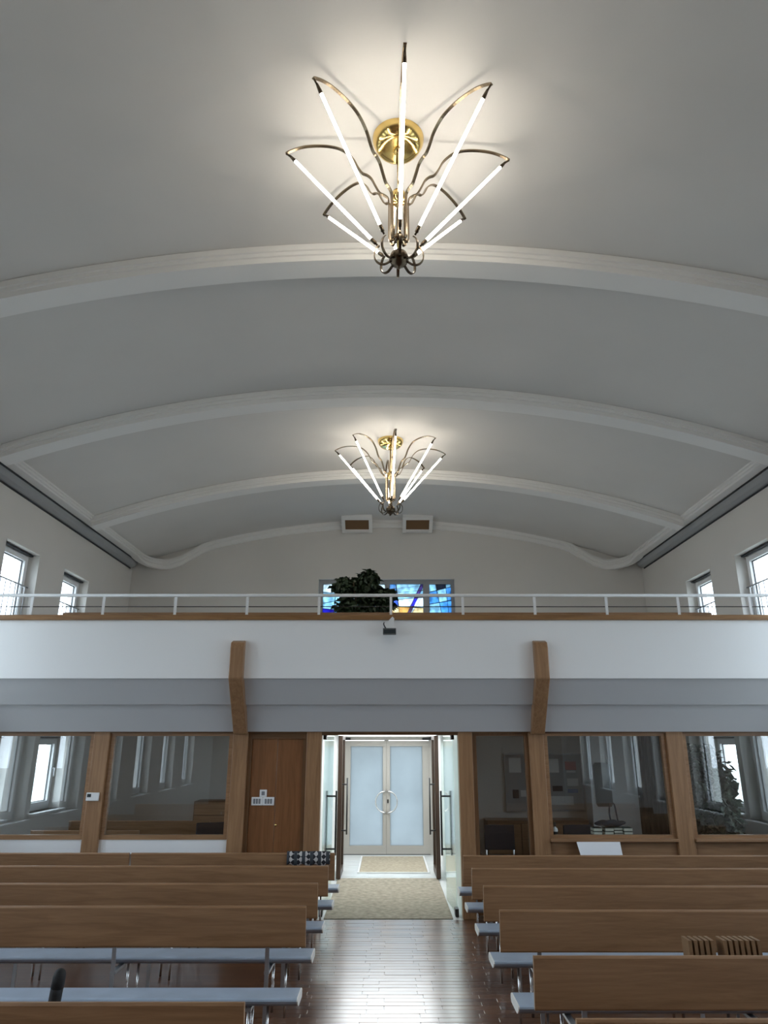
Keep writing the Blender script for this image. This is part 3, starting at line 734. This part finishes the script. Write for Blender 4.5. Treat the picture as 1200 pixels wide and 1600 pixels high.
# ------------------------------------------------------------------ pews
LX0, LX1, RX0, RX1 = -5.2, -.635, .865, 5.2
def pew(x0, x1, y, lab, back=True, joint=None, aisle=1, posts=4, so=(.22, .52)):
    """board nearer the photographer, seat behind it; aisle = +1 when the aisle lies at x1, -1 at x0"""
    t = thing('pew' if back else 'bench', lab, 'pew' if back else 'bench', ((x0 + x1) / 2, y, 0), 'oak pews with blue-grey seats')
    sx0, sx1 = (x0, x1 + .035) if aisle > 0 else (x0 - .03, x1)
    # seat: cushioned board with rounded edges, pale end cap on the aisle side
    def seat_prof():
        a, b_, zt, zb = y + so[0], y + so[1], .455, .392
        return [(a + .075, zb), (a + .04, zb + .012), (a + .014, zb + .030), (a + .002, zt - .016), (a + .006, zt - .006), (a + .018, zt), (b_ - .03, zt - .003), (b_, zt - .018), (b_ + .006, zb + .02), (b_ - .01, zb)]
    pr = seat_prof()
    e0, e1 = (sx0, sx1 - .008) if aisle > 0 else (sx0 + .008, sx1)
    MB().prism_x(pr, e0, e1).build('seat', 'seat_blue', t)
    if aisle > 0: MB().prism_x(pr, sx1 - .008, sx1).build('end_cap', 'seat_end_white', t)
    else: MB().prism_x(pr, sx0, sx0 + .008).build('end_cap', 'seat_end_white', t)
    if back:
        segs = [(x0, x1)] if joint is None else [(x0, joint - .012), (joint + .012, x1)]
        for a, b_ in segs:
            bm = MB(); q = [(y + .045, .575), (y + .0, .85), (y + .006, .862), (y + .024, .862), (y + .030, .852), (y + .073, .575), (y + .066, .565), (y + .052, .565)]
            bm.prism_x(q, a, b_).build('backrest', 'oak_x', t)
        if joint is not None: MB().box(joint - .011, joint + .011, y + .03, y + .06, .58, .85).build('joint_strip', 'white_paint', t)
    n = posts
    for k in range(n):
        x = (x1 - .30 - k * 1.2) if aisle > 0 else (x0 + .30 + k * 1.2)
        if back: MB().strip([(x, y + .085, .0), (x, y + .085, .45), (x, y + .055, .72)], (1, 0, 0), .032, .008).build('back_post', 'steel_flat', t)
        else: MB().tube([(x, y + so[0] + .05, 0), (x, y + so[0] + .05, .40)], .012, 8).build('leg', 'steel', t)
        MB().tube([(x, y + so[1] - .06, 0), (x, y + so[1] - .06, .395)], .012, 8).build('leg', 'steel', t)
        MB().tube([(x + aisle * .12, y + so[0] + .12, 0), (x + aisle * .12, y + so[0] + .12, .395)], .010, 8).build('leg', 'steel', t)
        MB().box(x - .02, x + .02, y + (.085 if back else so[0] + .03), y + so[1] - .04, .372, .392).build('bearer', 'steel_flat', t)
    return t
LR = [(4.10, 'nearest oak pew left of the aisle, only its top edge in view'), (5.27, None), (6.25, 'oak pew left of the aisle in full view behind the backless bench'),
      (7.20, 'third oak pew from the entrance left of the aisle'), (8.15, 'second oak pew from the entrance left of the aisle'), (9.03, 'oak pew nearest the entrance left of the aisle, with white joint strip and patterned scarf')]
pew(LX0, -.71, 4.08, LR[0][1])
pew(LX0, LX1, 5.30, 'backless blue-grey bench seat left of the aisle behind the nearest pew', back=False, so=(.20, .47))
pew(LX0, LX1 - .005, 6.24, LR[2][1]); pew(LX0, LX1, 7.18, LR[3][1]); pew(LX0, LX1 + .02, 8.13, LR[4][1]); pew(LX0, LX1 + .025, 9.02, LR[5][1], joint=-2.99)
RR = [(3.86, 'nearest oak pew right of the aisle, cut off by the bottom of the photo'), (4.88, 'large oak pew right of the aisle before the slatted racks'), (6.10, 'oak pew right of the aisle just behind the slatted racks'),
      (7.06, 'third oak pew from the entrance right of the aisle'), (7.98, 'second oak pew from the entrance right of the aisle'), (8.83, 'oak pew nearest the entrance right of the aisle')]
for y, lab in RR: pew(RX0 + (.02 if y < 5 else 0), RX1, y, lab, aisle=-1, so=(.48, .79) if 4.5 < y < 5 else (.24, .55))

# slatted racks behind the big right pew
def rack(x0, x1, n, lab):
    t = thing('slatted_rack', lab, 'rack', ((x0 + x1) / 2, 5.45, .456), 'slatted wooden racks on the pew seat')
    MB().bbox(x0, x1, 5.39, 5.53, .456, .48, .004).build('base_board', 'rack_wood', t)
    wd = (x1 - x0) / n
    for k in range(n):
        a = x0 + k * wd
        MB().add([(a, 5.39, .48), (a + wd * .62, 5.39, .48), (a + wd * .62, 5.51, .48), (a, 5.51, .48), (a - .008, 5.39, .825), (a - .008 + wd * .62, 5.39, .825), (a - .008 + wd * .62, 5.51, .825), (a - .008, 5.51, .825)],
                 [(0, 1, 2, 3), (4, 5, 6, 7), (0, 1, 5, 4), (1, 2, 6, 5), (2, 3, 7, 6), (3, 0, 4, 7)]).build('slat', 'rack_wood', t)
    MB().box(x0, x1, 5.512, 5.522, .52, .60).build('rail', 'rack_wood', t)
    MB().box(x0, x1, 5.512, 5.522, .72, .78).build('rail', 'rack_wood', t)
rack(2.03, 2.22, 5, 'brown slatted rack with five fins showing above the large right pew')
rack(2.265, 2.53, 7, 'brown slatted rack with seven fins showing above the large right pew')
# black rounded upright on the nearest left pew
t = thing('bottle', 'black rounded upright flask standing behind the nearest left pew', 'flask', (-1.78, 4.38, .463))
MB().tube([(-1.800, 4.38, .463), (-1.797, 4.38, .50), (-1.772, 4.38, .82), (-1.770, 4.38, .84)], .032, 16).build('body', 'black_rubber', t)
MB().tube([(-1.770, 4.38, .84), (-1.765, 4.38, .895), (-1.7635, 4.38, .912), (-1.7625, 4.38, .924), (-1.762, 4.38, .931), (-1.7618, 4.38, .934)], [.033, .033, .030, .023, .013, .002], 16).build('cap', 'black_rubber', t)
# scarf over the last left pew
mb = MB(); n = 24; vs = []; fs = []; ys = 9.02
prof = [(ys - .006, .735), (ys - .012, .80), (ys - .008, .866), (ys + .012, .876), (ys + .04, .866), (ys + .055, .78)]
for i in range(n + 1):
    x = -1.165 + .50 * i / n
    for j, (a, z) in enumerate(prof): vs.append((x, a + .004 * math.sin(i * 1.1 + j), z + (.012 * math.sin(i * .9) if j in (0, 5) else 0)))
m_ = len(prof)
for i in range(n):
    for j in range(m_ - 1): fs.append((i * m_ + j, i * m_ + j + 1, (i + 1) * m_ + j + 1, (i + 1) * m_ + j))
mb.add(vs, fs, True); o = mb.build('scarf', 'scarf_print'); md = o.modifiers.new('solid', 'SOLIDIFY'); md.thickness = .004; md.offset = 1
tag(o, 'black and white patterned scarf draped over the last left pew', 'scarf')

# ------------------------------------------------------------------ switches, thermostat, notice
def switches(x0, x1, z0, z1, n, lab):
    t = thing('switch_plate', lab, 'switch', ((x0 + x1) / 2, YP + .05, z0), 'light switches on the oak door')
    MB().bbox(x0, x1, YP + .040, YP + .056, z0, z1, .004).build('plate', 'upvc', t)
    wd = (x1 - x0 - .04) / n
    for k in range(n):
        MB().bbox(x0 + .02 + k * wd + .006, x0 + .02 + (k + 1) * wd - .006, YP + .032, YP + .041, z0 + .02, z1 - .02, .003).build('rocker', 'switch_grey', t)
switches(-1.77, -1.625, 1.305, 1.405, 3, 'white triple switch plate on the oak door, lower left of three')
switches(-1.622, -1.475, 1.305, 1.405, 3, 'white triple switch plate on the oak door, lower right of three')
switches(-1.668, -1.575, 1.407, 1.495, 1, 'white single switch plate on the oak door, top of three')
t = thing('thermostat', 'small white thermostat on the oak post left of the wide pane', 'thermostat', (-3.82, YP - .03, 1.36))
MB().bbox(-3.90, -3.735, YP - .045, YP - .02, 1.365, 1.465, .006).build('body', 'upvc', t)
MB().box(-3.885, -3.835, YP - .048, YP - .045, 1.41, 1.45).build('display', 'display_dark', t)
o = MB().add([(2.40, 9.78, .885), (2.95, 9.78, .885), (2.95, 9.70, .70), (2.43, 9.70, .70), (2.40, 9.783, .885), (2.95, 9.783, .885), (2.95, 9.703, .70), (2.43, 9.703, .70)],
             [(0, 1, 2, 3), (4, 5, 6, 7), (0, 1, 5, 4), (1, 2, 6, 5), (2, 3, 7, 6), (3, 0, 4, 7)]).build('paper_notice', 'paper')
tag(o, 'blank white sheet of paper leaning below the right glass pane', 'paper')

# ------------------------------------------------------------------ things in the rooms under the gallery
room_pews = [(-5.2, -2.9, 12.5, 'oak pew inside the left room, further from the glass'), (-5.2, -3.62, 11.2, 'oak pew inside the left room, close to the glass')]
for x0, x1, y, lab in room_pews: pew(x0, x1, y, lab, posts=2)
t = thing('wooden_cabinet', 'low oak cabinet against the back wall of the left room', 'cabinet', (-3.35, 14.85, 0))
MB().bbox(-3.72, -3.05, 14.62, 15.09, 0, 1.0, .008).build('body', 'oak_dark_x', t)
for k in range(4): MB().bbox(-3.70, -3.07, 14.60, 14.62, .04 + k * .24, .26 + k * .24, .004).build('drawer', 'oak_x', t)
def chair(x, y, rz, lab, zs=.46):
    t = thing('chair', lab, 'chair', (x, y, 0), 'black chairs in the side rooms'); t['_o'] = (0, 0, 0)
    MB().bbox(-.22, .22, -.21, .21, zs - .04, zs, .015).build('seat', 'dark_cloth', t)
    MB().bbox(-.22, .22, -.24, -.20, zs + .12, zs + .46, .015).build('backrest', 'dark_cloth', t)
    for sx in (-.2, .2):
        MB().tube([(sx, -.22, 0), (sx, -.22, zs + .4)], .012, 8).build('leg', 'steel', t)
        MB().tube([(sx, .19, 0), (sx, .19, zs - .04)], .012, 8).build('leg', 'steel', t)
    t.rotation_euler.z = rz
chair(1.66, 11.6, 0, 'black chair behind the narrow pane beside the entrance')
chair(2.80, 11.6, .1, 'black chair behind the wide right pane near the bottle')
chair(-2.75, 11.9, .3, 'black chair behind the wide left pane')
t = thing('sideboard', 'low oak sideboard under the notice board in the right room', 'sideboard', (2.9, 14.8, 0))
MB().bbox(1.9, 3.85, 14.60, 15.09, .05, .66, .008).build('body', 'oak_dark_x', t)
for k in range(3): MB().bbox(1.92 + k * .64, 2.54 + k * .64, 14.58, 14.60, .08, .60, .004).build('door', 'oak_x', t)
MB().box(1.95, 3.8, 14.64, 15.05, 0, .05).build('plinth', 'gasket', t)
t = thing('notice_board', 'grey notice board with pinned papers on the right room wall', 'notice board', (3.15, 15.08, .78))
MB().bbox(2.38, 3.90, 15.06, 15.09, .80, 1.84, .004).build('board', 'board_felt', t)
f = MB(); f.box(2.36, 3.92, 15.05, 15.09, .78, .80); f.box(2.36, 3.92, 15.05, 15.09, 1.84, 1.86); f.box(2.36, 2.38, 15.05, 15.09, .80, 1.84); f.box(3.90, 3.92, 15.05, 15.09, .80, 1.84); f.build('frame', 'steel_flat', t)
for x, z, a, b_, c in ((2.45, 1.5, .24, .28, 'card_white'), (2.5, 1.02, .12, .16, 'card_dark'), (2.66, 1.05, .14, .12, 'card_white'), (3.3, 1.15, .2, .1, 'card_dark'), (3.58, 1.55, .22, .16, 'card_red'), (3.6, 1.5, .18, .04, 'card_white'), (3.25, 1.5, .2, .26, 'card_white'), (3.6, 1.12, .2, .07, 'card_blue'), (3.2, .9, .5, .16, 'card_white'), (3.6, 1.25, .22, .14, 'card_white')):
    MB().box(x, x + a, 15.054, 15.06, z, z + b_).build('pinned_card', c, t)
t = thing('white_cupboard', 'tall white cupboard with rounded mirror in the right room', 'cupboard', (4.35, 14.8, 0))
MB().bbox(3.95, 4.86, 14.65, 15.09, 0, 2.21, .01).build('body', 'room_white', t)
mr = [(4.03 + .03, .90), (4.35 - .03, .90), (4.35, .95), (4.35, 1.66), (4.32, 1.70), (4.06, 1.70), (4.03, 1.66), (4.03, .95)]
MB().prism_y(mr, 14.63, 14.65).build('mirror', 'mirror_grey', t)
t = thing('curtain', 'dark grey curtain hanging in the corner of the right room', 'curtain', (5.2, 15.0, 0))
mb = MB(); pts = [(4.9 + .66 * i / 40, 15.0 + .03 * math.sin(i * 1.25)) for i in range(41)]
vs = [(x, y, z) for x, y in pts for z in (.03, 2.2)]; fs = [(2 * i, 2 * i + 1, 2 * i + 3, 2 * i + 2) for i in range(40)]
mb.add(vs, fs, True); o = mb.build('drape', 'curtain_dark', t); md = o.modifiers.new('solid', 'SOLIDIFY'); md.thickness = .01
# books, bag and bottle on the inner sill of the wide right pane
zs = YP + .12; ZL = .8955
for i, (x, n) in enumerate(((2.74, 3), (2.885, 3), (3.005, 4), (3.13, 3))):
    for k in range(n):
        th = .034 if n == 4 else .044; z0 = ZL + k * th
        t = thing('book', '%s book in the %s stack behind the wide right pane' % (('bottom', 'second', 'third', 'top')[k] if n == 4 else ('bottom', 'middle', 'top')[k], ('leftmost', 'second', 'third', 'rightmost')[i]), 'book', (x, zs + .08, z0), 'stacked books on the inner sill')
        x0, x1 = x - .056, x + .056; dx = random.uniform(-.004, .004)
        MB().box(x0 + dx, x1 + dx, zs, zs + .17, z0, z0 + .006).build('cover', 'book_green', t)
        MB().box(x0 + dx, x1 + dx, zs, zs + .17, z0 + th - .0065, z0 + th - .0005).build('cover', 'book_green', t)
        MB().box(x0 + dx + .004, x1 + dx - .002, zs + .004, zs + .165, z0 + .006, z0 + th - .0065).build('pages', 'book_pages', t)
t = thing('shoulder_bag', 'dark folded bag with a loop strap lying on the stacked books', 'bag', (2.9, zs + .1, 1.035))
bm = bmesh.new(); bmesh.ops.create_icosphere(bm, subdivisions=3, radius=1)
for v in bm.verts: v.co = Vector((2.93 + .20 * v.co.x * (1 + .1 * math.sin(5 * v.co.y)), zs + .085 + .075 * v.co.y, 1.075 + .042 * v.co.z + .006 * math.sin(9 * v.co.x)))
mb = MB(); mb.frombm(bm, True); mb.build('body', 'dark_cloth', t)
MB().strip(smooth_path([(2.94, zs + .09, 1.10), (2.93, zs + .09, 1.2), (2.945, zs + .09, 1.30), (2.985, zs + .09, 1.32), (3.01, zs + .09, 1.28), (3.03, zs + .09, 1.10)], 5), (0, 1, 0), .03, .012).build('strap', 'dark_cloth', t)
t = thing('dispenser_bottle', 'small white bottle with a black label on the inner sill', 'bottle', (2.19, zs + .05, ZL))
MB().lathe([(.001, 0), (.033, 0), (.035, .01), (.035, .11), (.028, .125), (.014, .135), (.014, .145)], (2.19, zs + .05, ZL), 16).build('body', 'upvc', t)
MB().lathe([(.0355, .03), (.0356, .031), (.0356, .085), (.0355, .086)], (2.19, zs + .05, ZL), 16).build('label', 'display_dark', t)
MB().lathe([(.001, .20), (.016, .195), (.018, .16), (.015, .145), (.001, .145)], (2.19, zs + .05, ZL), 16).build('cap', 'black_metal', t)

for o in bpy.data.objects:
    if '_o' in o: del o['_o']
